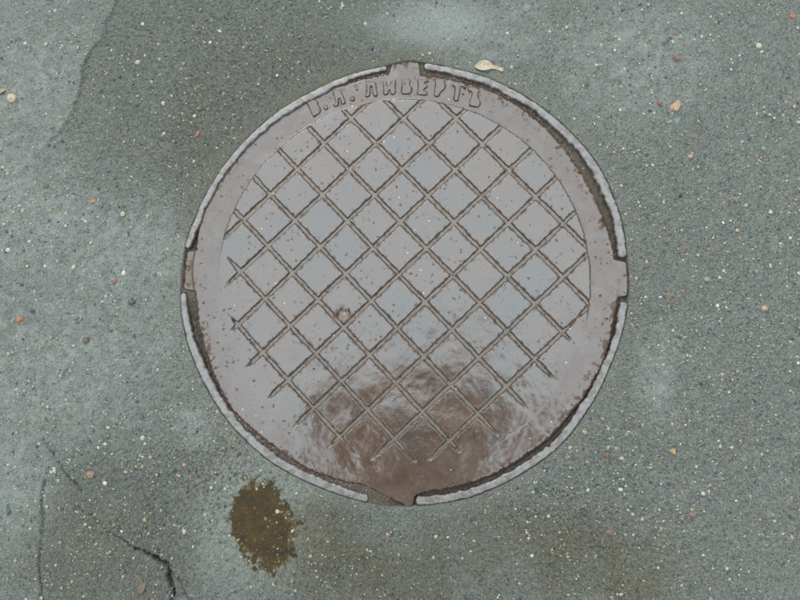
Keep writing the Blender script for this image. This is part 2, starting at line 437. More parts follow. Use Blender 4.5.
# ------------------------------------------------------------------ asphalt: one sheet, fine near the cover, reaching the horizon
EDGE_A = Wl([(124, -12), (106, 18), (100, 40), (88, 52), (82, 68), (80, 90), (72, 112), (62, 128), (48, 142)])
CRACK1 = Wl([(44, 440), (52, 452), (62, 468), (80, 490)])
CRACK2 = Wl([(74, 506), (90, 515), (108, 532), (130, 546), (150, 556), (163, 562), (168, 572), (172, 590), (173, 610)])
CRACK3 = Wl([(44, 482), (41, 500), (42, 525), (39, 560), (41, 610)])
CRACK4 = Wl([(163, 566), (178, 580), (195, 610)])
PUD = [(-1, 0)]
def dip0(x, y):
    cx, cy = W(262, 527)
    return np.hypot((x - cx) / 0.053, (y - cy) / 0.062)
def ground(x, y):
    t = np.arctan2(y, x); r = np.hypot(x, y)
    ro = R_out(t)
    near = (r < 1.4)
    big = samp(F_BIG, x, y); mid = samp(F_MID, x, y); gn = samp(F_GRN, x, y); fi = samp(F_FIN, x, y)
    # masks
    patch = sst(0.004, -0.004, seg_dist(x, y, EDGE_A) + mid * 0.001)
    # seg runs downwards: the left side in the picture is on the negative side
    dA = seg_dist(x, y, EDGE_A)
    patch = sst(-0.003, 0.003, dA + mid * 0.0015) * blob(x, y, 215, 70, 190, 120, 0.45)
    film = np.zeros(np.shape(x))
    for a in ((430, 26, 110, 40), (480, 40, 60, 25), (20, 160, 95, 150), (118, 255, 80, 90), (655, 372, 22, 45), (60, 345, 120, 90), (232, 535, 34, 44), (200, 425, 30, 22), (300, 470, 60, 30), (640, 60, 80, 60), (15, 470, 40, 60)):
        film = np.maximum(film, blob(x, y, *a, 0.6))
    film = np.clip(film * (0.46 + 0.05 * big + 0.15 * mid), 0, 1)
    film = np.maximum(film, blob(x, y, 425, 24, 70, 26, .7))
    mud_refl = np.zeros(np.shape(x))
    for a in ((460, 560, 190, 50), (330, 540, 60, 40), (610, 575, 60, 40), (205, 130, 40, 60), (300, 62, 70, 25), (110, 560, 80, 70)):  # wide bottom blobs paint the figure's dark reflection; the rest is dirt
        mud_refl = np.maximum(mud_refl, blob(x, y, *a, 0.6) * (0.38 if a[1] < 200 else (1.0 if a[0] > 300 else .35)))
    mud_refl = np.clip(mud_refl * (0.9 + 0.3 * big), 0, 1)
    ringdirt = sst(0.035, 0.0, r - ro) * (0.35 + 0.65 * (np.abs((np.degrees(t) % 360) - 125) < 45))
    mud_refl = np.clip(np.maximum(mud_refl, ringdirt * 0.8), 0, 1)
    # relief
    pits = np.minimum(gn, 0.35)
    h = big * 0.0008 + mid * 0.00035 + (pits * 0.00070 + fi * 0.00055) * (1 - 0.72 * film) * (1 + 0.25 * patch)
    h = h - 0.0034 * sst(-0.0012, 0.0012, dA + mid * 0.0012) * blob(x, y, 215, 70, 190, 120, 0.45)
    film = np.clip(film - 0.8 * patch, 0, 1)
    # pocked strip where water has washed the binder out
    pock = np.maximum(blob(x, y, 240, 470, 75, 60, .5), blob(x, y, 640, 330, 18, 80, .5))
    h = h - pock * 0.0011 * sst(0.5, 1.3, samp(F_WRM, x, y))
    worm = blob(x, y, 238, 480, 62, 62, .5) * sst(0.75, 1.1, samp(F_WRM, x, y)) * sst(.0, .6, dip0(x, y))
    pock2 = np.maximum(blob(x, y, 170, 500, 70, 70, .6), blob(x, y, 590, 510, 70, 60, .6))
    h = h + pock2 * gn * 0.0003
    # cracks
    crack = np.zeros(np.shape(x))
    for c, w, d in ((CRACK1, .0020, .0026), (CRACK2, .0018, .005), (CRACK3, .0018, .0024), (CRACK4, .0014, .0020), (EDGE_A, .0006, .0009)):
        ds = np.abs(seg_dist(x, y, c) + samp(F_WRM, x, y) * 0.0009 + samp(F_MID, x + .2, y) * 0.0008)
        if c is CRACK2:
            w = w * (0.55 + 1.3 * sst(W(120, 540)[0], W(168, 570)[0], x)); d = d * (.35 + .65 * sst(W(95, 520)[0], W(160, 560)[0], x))
        k = 1 - sst(0.2, 1.5, ds / w); k = k * (0.6 + .4 * sst(-1.6, -0.4, samp(F_MID, x * 1.7, y * 1.7)))
        h = h - d * k; crack = np.maximum(crack, k * (sst(W(80, 510)[0], W(150, 556)[0], x) * .5 + .45 if c is CRACK2 else .55))
    # slab left of crack 3 / below crack 2 sits a little lower
    inside = sst(-0.002, 0.002, seg_dist(x, y, CRACK3)) * blob(x, y, 108, 550, 80, 95, .35)
    h = h - 0.0016 * inside
    patch = np.clip(np.maximum(patch, inside), 0, 1)
    # puddle: a shallow dip
    cx, cy = W(262, 527)
    film = np.maximum(film, blob(x, y, 255, 522, 62, 66, .5) * .8)
    ax = (x - cx) / 0.053; ay = (y - cy) / 0.062
    dd = np.hypot(ax + 0.12 * np.sin(ay * 3), ay + 0.1 * np.sin(ax * 4)) + 0.07 * mid + 0.025 * samp(F_WRM, x, y)
    dip = 1 - sst(0.55, 1.25, dd)
    h = h * (1 - 0.35 * dip) - 0.0042 * dip
    berm = np.exp(-((dd - 1.55) / 0.28) ** 2)
    h = h + 0.0010 * berm
    silt = 1 - sst(0.86, 0.93, dd + .02 * samp(F_GRN, x, y))  # brown bed colour also carries the puddle's dark reflection
    # towards the frame: level, then tucked under the rim
    k = sst(0.03, 0.002, r - ro)
    h = h * (1 - 0.55 * k) + 0.0006 * k
    h = h - 0.009 * sst(0.0004, -0.0022, r - ro)
    far = sst(0.9, 2.0, r)
    h = np.where(near, h * (1 - far), h * (1 - far) * .5) - 0.002 * far * 0
    return h, np.c_[patch.ravel(), film.ravel(), mud_refl.ravel()], np.c_[np.maximum(silt, worm * .6).ravel(), crack.ravel(), np.zeros(x.size)]

def build_ground():
    NTH = 2048
    rad = [0.0, 0.004, 0.010, 0.0125, 0.0138]
    base_r = -0.014
    offs = [base_r, -0.006, -0.002, -0.0012, -0.0006, 0.0, 0.0006, 0.0012]
    o = 0.0012
    while o < 0.40: o += 0.0018; offs.append(o)
    st = 0.0018
    while o < 1.2: st *= 1.12; o += st; offs.append(o)
    while o < 120: st *= 1.35; o += st; offs.append(o)
    offs = np.array(offs)
    th = np.linspace(0, 2 * np.pi, NTH, endpoint=False)
    ro = R_out(th)
    OR = offs[:, None]
    k = sst(0.6, 0.0, OR)
    rr = OR + 0.31 + (ro[None, :] - 0.31) * k
    X = rr * np.cos(th)[None, :]; Y = rr * np.sin(th)[None, :]
    h, m1, m2 = ground(X, Y)
    Z = h
    n = len(offs)
    v = np.c_[X.ravel(), Y.ravel(), Z.ravel()]
    i = np.arange(n - 1)[:, None] * NTH; j = np.arange(NTH)[None, :]; j2 = (j + 1) % NTH
    f = np.stack([i + j, i + NTH + j, i + NTH + j2, i + j2], -1).reshape(-1, 4)
    me = mesh_np('asphalt', v, f, [M_ASP], True, {'mask': m1, 'mask2': m2})
    tag(link('asphalt', me), kind='structure')
build_ground()

# ------------------------------------------------------------------ puddle water
def build_puddle():
    cx, cy = W(262, 527)
    N = 48; vs = [(cx, cy, -0.0019)]
    for i in range(N):
        a = 2 * math.pi * i / N
        r = 1.42 + 0.07 * math.sin(3 * a + 1) + 0.05 * math.sin(5 * a)
        vs.append((cx + 0.053 * r * math.cos(a), cy + 0.062 * r * math.sin(a), -0.0019))
    me = bpy.data.meshes.new('puddle'); me.from_pydata(vs, [], [(0, 1 + i, 1 + (i + 1) % N) for i in range(N)])
    me.materials.append(M_WATER)
    tag(link('puddle', me), kind='structure')
build_puddle()

# ------------------------------------------------------------------ manhole frame: rim segments and packed grit
frame = empty('manhole_collar', (0, 0, -0.03))
tag(frame, 'iron collar with a pale worn rim in four arcs, set in asphalt round the cover', 'manhole collar')
def fr_link(name, me):
    o = link(name, me, frame); o.location = (0, 0, 0.03); return o
def rim_arc(a0, a1, seed):
    a1 = a1 if a1 > a0 else a1 + 360
    n = max(60, int((a1 - a0) * 5)); K = 14
    d = np.linspace(a0, a1, n); t = np.radians(d)
    r = np.random.default_rng(seed)
    ro = R_out(t) + samp(F_WRM, t * .31, t * 0 + seed * .1) * 0.00010 + samp(F_MID, t * .31, t * 0 + seed * .13) * 0.0002
    wid = np.interp(d % 360, [0, 25, 60, 85, 98, 104, 112, 125, 150, 170, 185, 200, 240, 260, 280, 300, 330, 350, 360],
                             [.0118, .0130, .0128, .0108, .0065, .0070, .0098, .0108, .0102, .0096, .0095, .0125, .0135, .011, .0125, .0115, .0115, .0110, .0115])
    wid = wid + samp(F_MID, t * .3 + .4, t * 0 + seed) * 0.0006 + samp(F_BIG, t * .3 + .1, t * 0 + seed) * 0.0007 + 0.0008
    if a0 > 200 and a0 < 330:      # a nick in the lower right arc
        c0 = ang(552, 449); nk = np.exp(-((d - c0) / 0.55) ** 2); wid = wid - 0.004 * nk; ro = ro - 0.0 * nk
    # rounded ends
    e = np.minimum(d - a0, a1 - d) * math.pi / 180 * 0.30
    cap = np.sqrt(np.clip(1 - (1 - np.clip(e / 0.004, 0, 1)) ** 2, 0.05, 1))
    s = np.linspace(0, 1, K)
    prof = np.where((s > 0) & (s < 1), (1 - np.abs(2 * s - 1) ** 4.5), 0)
    V = []; Wr = []
    mid_ = ro - wid / 2
    for k in range(K):
        rr = mid_ + (0.5 - s[k]) * -1 * wid * cap
        if k == 0 or k == K - 1: z = np.full(n, -0.012)
        else:
            z = -0.0005 + 0.0026 * prof[k] * cap + samp(F_WRM, rr * np.cos(t), rr * np.sin(t)) * 0.00004 + samp(F_BIG, rr * np.cos(t), rr * np.sin(t)) * 0.0003
        V.append(np.c_[rr * np.cos(t), rr * np.sin(t), z])
        edge = max(sst(0.26, 0.06, s[k]), sst(0.76, 0.95, s[k])) * 1.0
        Wr.append(np.clip(edge + 0.35 * samp(F_WRM, rr * np.cos(t) + .2, rr * np.sin(t)) * (edge > .05), 0, 1) + 0.5 * (e < .0015))
    V = np.concatenate(V); Wr = np.clip(np.concatenate(Wr), 0, 1)
    f = []
    for k in range(K - 1):
        i = np.arange(n - 1)
        f.append(np.c_[k * n + i, k * n + i + 1, (k + 1) * n + i + 1, (k + 1) * n + i][:, ::-1])
    f = np.concatenate(f).tolist()
    # end caps as quad strips
    for c in (0, n - 1):
        for k in range(K // 2 - 1 + K % 2):
            a, b, cc, dd = k, k + 1, K - 2 - k, K - 1 - k
            q = [a * n + c, b * n + c, cc * n + c, dd * n + c]
            if len(set(q)) == 4: f.append(q if c else q[::-1])
    me = mesh_np('rim_segment', V, f, [M_RIM], True, {'wear': np.c_[Wr, Wr * 0, Wr * 0]})
    return fr_link('rim_segment', me)
rim_arc(ang(627, 257), ang(424, 66), 1)
rim_arc(ang(387, 68), ang(186, 248), 2)
rim_arc(ang(182, 293), ang(368, 500), 3)
rim_arc(ang(416, 503), ang(627, 302), 4)

def build_seat():
    """sand and dirt packed between rim and cover: a bumpy ring, lower where the joint is open"""
    N = 1400; offs = np.linspace(-0.036, 0.0035, 22)
    th = np.linspace(0, 2 * np.pi, N, endpoint=False)
    rr = R_out(th)[None, :] + offs[:, None]; X = rr * np.cos(th); Y = rr * np.sin(th)
    d = np.degrees(th) % 360
    base = np.interp(d, [0, 20, 35, 60, 88, 95, 103, 112, 125, 150, 175, 178, 187, 192, 205, 218, 250, 258, 264, 268.5, 270, 300, 340, 360],
                        [-8, -7.5, -4.6, -4.2, -4.0, -3.8, -3.6, -5, -9, -10, -9, -1.8, -1.8, -9, -8, -2.8, -2.2, -1.4, -1.2, -1.4, -6, -9, -9, -8]) / 1000
    Z = base[None, :] + samp(F_GRN, X, Y) * 0.0005 + samp(F_WRM, X, Y) * 0.0004
    Z = np.where(rr < R_cov(th)[None, :] - 0.0008, np.minimum(Z, -0.006), Z)
    i = np.arange(21)[:, None] * N; j = np.arange(N)[None, :]; j2 = (j + 1) % N
    f = np.stack([i + j, i + N + j, i + N + j2, i + j2], -1).reshape(-1, 4)
    me = mesh_np('packed_dirt', np.c_[X.ravel(), Y.ravel(), Z.ravel()], f, [M_DIRT], True)
    fr_link('packed_dirt', me)
    return base
build_seat()
# iron seat ring under everything
def build_ledge():
    N = 128; vs = []; f = []
    for r, z in ((0.20, -0.03), (0.325, -0.03), (0.325, -0.016), (0.20, -0.016)):
        for i in range(N):
            a = 2 * math.pi * i / N; vs.append((r * math.cos(a), r * math.sin(a), z))
    for k in range(4):
        for i in range(N):
            f.append((k * N + i, k * N + (i + 1) % N, ((k + 1) % 4) * N + (i + 1) % N, ((k + 1) % 4) * N + i))
    me = bpy.data.meshes.new('seat_ring'); me.from_pydata(vs, [], f); me.materials.append(M_LETTER_EDGE)
    fr_link('seat_ring', me)
build_ledge()

# ------------------------------------------------------------------ manhole cover
cover = empty('manhole_cover', (0, 0, -0.014))
tag(cover, 'round wet cast iron cover with a diamond grid and raised lettering', 'manhole cover')
def cv_link(name, me):
    o = link(name, me, cover); o.location = (0, 0, 0.014); return o

# raised lettering, traced glyph by glyph
def cr(ox, oy, pts): return [(ox + a / 10, oy + b / 10) for a, b in pts]
def circ(cx, cy, r, n=12): return [(cx + r * math.cos(2 * math.pi * i / n), cy + r * math.sin(2 * math.pi * i / n)) for i in range(n)]
GLYPHS = [
 ('В', cr(295, 80, [(112, 205), (150, 190), (198, 193), (226, 215), (228, 242), (246, 270), (257, 300), (245, 332), (212, 350), (182, 370), (166, 335), (146, 290), (124, 240)])),
 ('.', cr(295, 80, circ(308, 272, 23))),
 ('А', cr(295, 80, [(378, 106), (398, 92), (430, 88), (456, 106), (476, 140), (490, 182), (505, 225), (482, 242), (462, 236), (452, 190), (440, 176), (430, 200), (434, 240), (420, 262), (395, 265), (386, 245), (404, 222), (398, 190), (384, 150)])),
 ('.', cr(295, 80, circ(572, 185, 22))),
 ('Л', cr(355, 65, [(110, 172), (150, 162), (202, 166), (210, 200), (213, 245), (228, 285), (212, 312), (184, 306), (176, 270), (170, 215), (158, 205), (150, 225), (153, 268), (147, 306), (116, 320), (95, 302), (118, 270), (115, 222)])),
 ('И', cr(355, 65, [(280, 165), (312, 158), (318, 195), (328, 215), (350, 195), (368, 160), (402, 145), (408, 165), (400, 220), (407, 272), (380, 297), (352, 286), (348, 240), (338, 252), (326, 290), (285, 298), (283, 230)])),
 ('В', cr(355, 65, [(470, 142), (515, 134), (556, 148), (550, 176), (545, 190), (566, 222), (567, 262), (545, 286), (482, 292), (462, 272), (470, 205)])),
 ('Е', cr(355, 65, [(625, 140), (738, 148), (738, 164), (700, 170), (690, 182), (724, 192), (724, 215), (697, 234), (684, 252), (710, 264), (730, 290), (700, 302), (626, 296), (622, 270), (632, 200)])),
 ('Р', cr(420, 65, [(148, 140), (220, 134), (246, 158), (256, 200), (246, 238), (218, 262), (196, 285), (186, 315), (140, 311), (145, 250), (156, 190)])),
 ('Т', cr(420, 65, [(345, 158), (400, 170), (456, 190), (458, 246), (444, 240), (432, 216), (408, 212), (398, 270), (380, 360), (335, 355), (344, 300), (354, 218), (318, 202), (326, 180)])),
 ('Ъ', cr(420, 65, [(478, 222), (530, 214), (588, 238), (598, 262), (578, 282), (580, 320), (604, 358), (604, 392), (580, 425), (496, 406), (490, 372), (514, 322), (522, 268), (482, 256)])),
]

GLYPH_W = [Wl(p) for _, p in GLYPHS]
def letter_grime(x, y):
    out = np.zeros(x.shape); t = np.degrees(np.arctan2(y, x)); r = np.hypot(x, y)
    k = (t > 60) & (t < 125) & (r > R_IN - .004)
    xs, ys = x[k], y[k]; best = np.full(xs.shape, 1.0)
    for g in GLYPH_W:
        best = np.minimum(best, np.abs(seg_dist(xs, ys, list(g) + [g[0]])))
    out[k] = np.exp(-(best / 0.0011) ** 2) * (.45 + .35 * samp(F_WRM, xs + .1, ys))
    return np.clip(out, 0, 1)

def build_plate():
    N = 2048
    th = np.linspace(0, 2 * np.pi, N, endpoint=False)
    rc = R_cov(th) + samp(F_WRM, th * .3, th * 0 + .77) * 0.0004
    s = np.r_[np.linspace(0, 1, 34) ** 1.0 * 0.9, np.array([.93, .955, .975, .99, 1.0])]
    V = []; R_ = []; G_ = []; B_ = []
    mk, off = lugmask(th)
    left = np.exp(-(((np.degrees(th) - (LUG[2][0] + LUG[2][1]) / 2 + 180) % 360 - 180) / 12) ** 8)
    for q in s:
        rr = R_IN + (rc - R_IN) * q - (0.0006 if q == 0 else 0)
        X = rr * np.cos(th); Y = rr * np.sin(th)
        h, ru, fl, rg = cover_height(X, Y)
        ed = rc - rr
        h = h - 0.0012 * sst(0.0028, 0.0, ed)
        ru = np.maximum(ru, letter_grime(X, Y))
        ru = np.maximum(ru, .75 * sst(.020, .002, ed) * sst(.5, 1.3, samp(F_WRM, X * .7 + .4, Y * .7) + .5 * samp(F_BIG, X, Y)))
        # left lug is lower than the plate
        h = h - 0.0016 * left * sst(R_cov0(th) - .001, R_cov0(th) + .001, rr)
        ru = np.clip(np.maximum(ru, sst(0.0032, 0.0006, ed + samp(F_WRM, X, Y) * .0008)), 0, 1)
        ru = np.maximum(ru, left * np.exp(-((rr - R_cov0(th)) / 0.0014) ** 2) * .9)
        fl = np.maximum(fl, left * .7 * sst(R_cov0(th) - .001, R_cov0(th) + .001, rr))
        if q == 0: h = h - 0.0002
        V.append(np.c_[X, Y, h]); R_.append(ru); G_.append(fl); B_.append(rg)
    V.append(np.c_[rc * np.cos(th), rc * np.sin(th), np.full(N, -0.0135)])
    R_.append(np.ones(N)); G_.append(np.zeros(N)); B_.append(np.zeros(N))
    n = len(V)
    i = np.arange(n - 1)[:, None] * N; j = np.arange(N)[None, :]; j2 = (j + 1) % N
    f = np.stack([i + j, i + N + j, i + N + j2, i + j2], -1).reshape(-1, 4)
    me = mesh_np('plate', np.concatenate(V), f, [M_IRON], True, {'wear': np.c_[np.concatenate(R_), np.concatenate(G_), np.concatenate(B_), border_silt(np.concatenate(V)[:, 0], np.concatenate(V)[:, 1])]})
    nn = cover_normals(np.concatenate(V)); keep = np.tile(s < .86, (N, 1)).T.ravel()
    keep = np.r_[keep, np.zeros(N, bool)]; nn[~keep] = 0
    me.normals_split_custom_set_from_vertices(nn.tolist())
    cv_link('plate', me)
build_plate()

def cell_lines(dense):
    g = [0, .0010, .0018, .0023, .0028, .0033, .0038, .0048]
    if dense: mids = list(np.linspace(.0060, SP - .0060, 34))
    else: mids = list(np.linspace(.0070, SP - .0070, 15))
    return np.array(g + mids + [SP - k for k in g[::-1]]) / SP
def build_pads():
    for p in range(-9, 9):
        for q in range(-9, 9):
            cs = [l2w(p + a, q + b) for a in (0, 1) for b in (0, 1)]
            rs = [math.hypot(*c) for c in cs]
            if min(rs) > R_IN + 0.001: continue
            crossing = max(rs) > R_IN - 0.006
            ln = cell_lines(crossing); n = len(ln)
            P, Q = np.meshgrid(p + ln, q + ln, indexing='ij')
            X, Y = l2w(P, Q)
            r = np.hypot(X, Y); outm = r > R_IN
            if crossing:
                near = (r > R_IN - 0.0006) & ~outm
                k = np.where(outm | near, R_IN / np.maximum(r, 1e-6), 1); X = X * k; Y = Y * k
            h, ru, fl, rg = cover_height(X, Y)
            i = np.arange(n - 1)[:, None] * n; j = np.arange(n - 1)[None, :]
            f = np.stack([i + j, i + j + 1, i + n + j + 1, i + n + j], -1).reshape(-1, 4)
            keep = ~outm.ravel()[f].all(1)
            f = f[keep]
            if len(f) < 12: continue
            v = np.c_[X.ravel(), Y.ravel(), h.ravel()]
            # orientation up
            a, b, c = v[f[:, 0]], v[f[:, 1]], v[f[:, 2]]
            if np.cross(b - a, c - a)[:, 2].sum() < 0: f = f[:, ::-1]
            used = np.unique(f); mp = np.zeros(len(v), int); mp[used] = np.arange(len(used))
            w = np.c_[ru.ravel(), fl.ravel(), rg.ravel(), border_silt(X, Y).ravel()][used]
            me = mesh_np('raised_diamond', v[used], mp[f], [M_IRON], True, {'wear': w})
            me.normals_split_custom_set_from_vertices(cover_normals(v[used]).tolist())
            cv_link('raised_diamond', me)
build_pads()

# solid underside closing the cover
def build_under():
    N = 96; vs = [(0, 0, -0.0135)] + [(0.275 * math.cos(2 * math.pi * i / N), 0.275 * math.sin(2 * math.pi * i / N), -0.0135) for i in range(N)]
    me = bpy.data.meshes.new('underside'); me.from_pydata(vs, [], [(0, 1 + (i + 1) % N, 1 + i) for i in range(N)]); me.materials.append(M_LETTER_EDGE)
    cv_link('underside', me)
build_under()

def build_letters():
    for ch, pts in GLYPHS:
        p = Wl(pts)
        # resample for rounder corners (one Chaikin pass)
        q = []
        for i in range(len(p)):
            a, b = p[i], p[(i + 1) % len(p)]
            q += [a * .78 + b * .22, a * .22 + b * .78]
        p = np.array(q)
        area = 0.5 * sum(p[i][0] * p[(i + 1) % len(p)][1] - p[(i + 1) % len(p)][0] * p[i][1] for i in range(len(p)))
        if area < 0: p = p[::-1]
        n = len(p)
        c = p.mean(0)
        hb = float(cover_height(np.array([c[0]]), np.array([c[1]]))[0][0])
        bm = bmesh.new()
        def ring(off, z):
            vs = []
            for i in range(n):
                a, b, d = p[i - 1], p[i], p[(i + 1) % n]
                e1 = (b - a) / (np.linalg.norm(b - a) + 1e-9); e2 = (d - b) / (np.linalg.norm(d - b) + 1e-9)
                nn = np.array([-(e1[1] + e2[1]), e1[0] + e2[0]]); nn = nn / (np.linalg.norm(nn) + 1e-9)
                o = b + nn * off
                vs.append(bm.verts.new((o[0], o[1], z)))
            return vs
        rings = [ring(-0.0001, hb - 0.0010), ring(0.0, hb + 0.0001), ring(0.0004, hb + 0.0008), ring(0.0008, hb + 0.0017), ring(0.0013, hb + 0.0020)]
        for k in range(4):
            for i in range(n):
                f = bm.faces.new((rings[k][i], rings[k][(i + 1) % n], rings[k + 1][(i + 1) % n], rings[k + 1][i]))
                f.material_index = 1 if k < 3 else 0; f.smooth = True
        f = bm.faces.new(rings[-1]); f.material_index = 0; bm.normal_update()
        bmesh.ops.triangulate(bm, faces=[f])
        me = bpy.data.meshes.new('raised_letter'); bm.to_mesh(me); bm.free()
        me.materials.append(M_IRON); me.materials.append(M_LETTER_EDGE)
        o = cv_link('raised_dot' if ch == '.' else 'raised_letter', me)
        if ch != '.': o['label'] = 'raised letter ' + ch
build_letters()

# ------------------------------------------------------------------ loose and embedded stone
ICO_V = None
def ico():
    bm = bmesh.new(); bmesh.ops.create_icosphere(bm, subdivisions=1, radius=1)
    v = np.array([x.co[:] for x in bm.verts]); f = np.array([[y.index for y in x.verts] for x in bm.faces]); bm.free(); return v, f
IV, IF = ico()
TINTS = np.array([(.46, .43, .36), (.40, .33, .22), (.34, .24, .14), (.30, .16, .10), (.18, .19, .17), (.09, .11, .11), (.055, .065, .07), (.20, .13, .10), (.22, .25, .23), (.52, .51, .47), (.12, .09, .07)])
TW = np.array([.17, .18, .12, .05, .08, .13, .12, .06, .02, .03, .04]); TW = TW / TW.sum()

def gravel(name, X, Y, Zb, rad, col, sink=0.35, parent=None, flat=0.7):
    n = len(X)
    d = RNG.uniform(.7, 1.3, (n, len(IV), 1))
    th = RNG.uniform(0, 2 * np.pi, n); c, s = np.cos(th), np.sin(th)
    asp = RNG.uniform(.6, 1.0, n)
    v = IV[None] * d * rad[:, None, None]
    x = v[..., 0]; y = v[..., 1] * asp[:, None]; z = v[..., 2] * flat
    xx = x * c[:, None] - y * s[:, None]; yy = x * s[:, None] + y * c[:, None]
    V = np.stack([xx + X[:, None], yy + Y[:, None], z + (Zb + rad * flat * (1 - 2 * sink))[:, None]], -1).reshape(-1, 3)
    Fc = (IF[None] + (np.arange(n) * len(IV))[:, None, None]).reshape(-1, 3)
    C = np.repeat(col, len(IV), 0)
    me = mesh_np(name, V, Fc, [M_GRIT], False, {'tint': C})
    return link(name, me, parent)

def hgt(x, y): return ground(np.atleast_1d(np.asarray(x, float)), np.atleast_1d(np.asarray(y, float)))[0]

def scatter():
    n = 52000
    r = np.sqrt(RNG.uniform(0.313 ** 2, 0.86 ** 2, n)); t = RNG.uniform(0, 2 * np.pi, n)
    X = r * np.cos(t); Y = r * np.sin(t)
    # denser where the photograph shows washed out stone
    dens = 0.60 + 0.15 * samp(F_BIG, X, Y)
    for a, w in (((170, 490, 90, 70), .5), ((600, 500, 90, 70), .45), ((720, 330, 110, 160), .25), ((700, 90, 120, 90), .15), ((240, 440, 60, 30), .2)):
        dens = dens + w * blob(X, Y, *a, .6)
    for a in ((430, 28, 95, 30), (232, 535, 30, 40), (655, 372, 20, 45)):
        dens = dens - .35 * blob(X, Y, *a, .5)
    keep = RNG.uniform(0, 1, n) < dens
    keep &= (r > R_out(t) + 0.002)
    X, Y = X[keep], Y[keep]; n = len(X)
    rad = np.clip(RNG.lognormal(math.log(0.00108), 0.46, n), .0005, .0030)
    col = TINTS[RNG.choice(len(TINTS), n, p=TW)] * RNG.uniform(.8, 1.2, (n, 1))
    Z = hgt(X, Y)
    o = gravel('asphalt_gravel', X, Y, Z, rad, col, 0.50)
    tag(o, 'cream, orange and grey grit bedded all over the wet asphalt', 'grit', kind='stuff')
    # grit packed in the joint of the frame
    n = 2600; t = RNG.uniform(0, 2 * np.pi, n); d = np.degrees(t)
    w = np.interp(d, [0, 25, 40, 90, 96, 104, 118, 128, 170, 195, 205, 262, 270, 360], [.08, .1, .5, .8, 1, 1, .7, .15, .05, .15, .4, 1, .1, .08])
    mk, _ = lugmask(t, 0.2, 0.4)
    keep = (RNG.uniform(0, 1, n) < w) & (mk < .05)
    t = t[keep]; n = len(t)
    f_ = RNG.uniform(0, 1, n)
    ri = R_cov0(t) + .0005; re = R_out(t) - .011
    rr = ri + (re - ri) * f_; X, Y = rr * np.cos(t), rr * np.sin(t)
    Zb = np.interp(np.degrees(t) % 360, [0, 20, 35, 60, 88, 95, 103, 112, 125, 150, 175, 178, 187, 192, 205, 218, 250, 262, 268, 300, 340, 360],
                   [-8, -7.5, -4.6, -4.2, -4.0, -3.8, -3.6, -5, -9, -10, -9, -1.8, -1.8, -9, -8, -2.8, -2.2, -1.2, -6, -9, -9, -8]) / 1000
    rad = RNG.uniform(.0005, .0013, n)
    tw = np.array([.08, .16, .12, .05, .16, .1, .06, .16, .02, .02, .2]); tw = tw / tw.sum()
    col = TINTS[RNG.choice(len(TINTS), n, p=tw)] * RNG.uniform(.5, .9, (n, 1))
    o = gravel('joint_grit', X, Y, Zb, rad, col, .3, frame); o.location = (0, 0, .03); o['kind'] = 'stuff'
scatter()

# medium stones the photograph shows one by one but too small to lift out as things: same stuff as the grit
OR_, CR_, YL_, RD_, BR_, GY_, SL_, WH_, GN_, SA_ = (.32, .19, .12), (.48, .42, .31), (.42, .32, .18), (.24, .08, .05), (.16, .10, .07), (.15, .17, .16), (.075, .09, .095), (.56, .54, .48), (.22, .26, .23), (.44, .26, .18)
MED = [(136.5, 61.5, 3, CR_), (182, 62, 2.5, GN_), (223, 93, 2.5, OR_), (123, 132, 3.5, BR_), (163, 103, 2.5, CR_), (219, 30, 2.5, WH_), (199.5, 108, 3, BR_), (178.5, 121.5, 3, BR_),
       (141, 22.5, 2.5, CR_), (157, 43, 2.2, SA_), (269, 79, 2.6, BR_), (100, 205, 4, GY_), (123, 214, 3, YL_), (46, 186, 3.5, BR_), (8, 250, 2.8, WH_), (45, 266, 2.3, WH_), (74, 267, 2.5, CR_),
       (124, 273, 2.8, WH_), (143, 280, 3, GN_), (115, 282, 3, RD_), (32, 311, 3, SL_), (134, 336, 3, SL_), (169, 286, 3, BR_), (105, 483.6, 2.8, WH_), (142, 438, 2.8, CR_), (142, 467, 2.8, YL_),
       (184, 465, 2.8, SA_), (144.6, 520, 2.8, YL_), (184.5, 532, 3, CR_), (173, 471, 3, SL_), (277, 511.5, 2.6, CR_), (265, 519, 2, CR_), (311, 555.6, 2.5, YL_), (367, 550, 2.2, YL_), (387.5, 535, 3.2, SA_),
       (587, 462, 2.6, OR_), (566.6, 455, 2.4, OR_), (584, 432, 2.8, YL_), (696.5, 467, 2.5, CR_), (792, 537, 3, YL_), (783.5, 534, 2.5, CR_), (621, 594, 2.5, CR_), (620, 489, 2.4, WH_), (711, 599, 3.2, GN_),
       (723.5, 271, 2.6, WH_), (668.6, 294.5, 2.8, OR_), (672.5, 301, 2.8, RD_), (638.6, 296.6, 2.6, BR_), (791, 342, 3, CR_), (718, 305.6, 2.5, WH_), (686, 250, 2.8, RD_), (770, 265.5, 3, CR_), (737, 230, 2.2, CR_),
       (666.5, 242.6, 2.6, BR_), (659.6, 237, 2.5, OR_), (648.5, 347.6, 2.5, SA_), (657.5, 342.5, 2.5, BR_), (659, 103.5, 3, RD_), (632, 9, 2.8, BR_), (597.5, 8, 2.6, SL_), (690.5, 156.6, 2.8, SA_), (763, 149, 2.8, GN_),
       (696.5, 136.5, 2.5, OR_), (587, 84, 2.8, BR_), (749, 139.5, 2.6, SL_), (168, 166, 2, CR_), (46, 44, 2, CR_), (25, 43, 2, CR_), (9, 174, 2, YL_), (545, 466, 2.5, YL_), (344, 314, 2.6, YL_)]
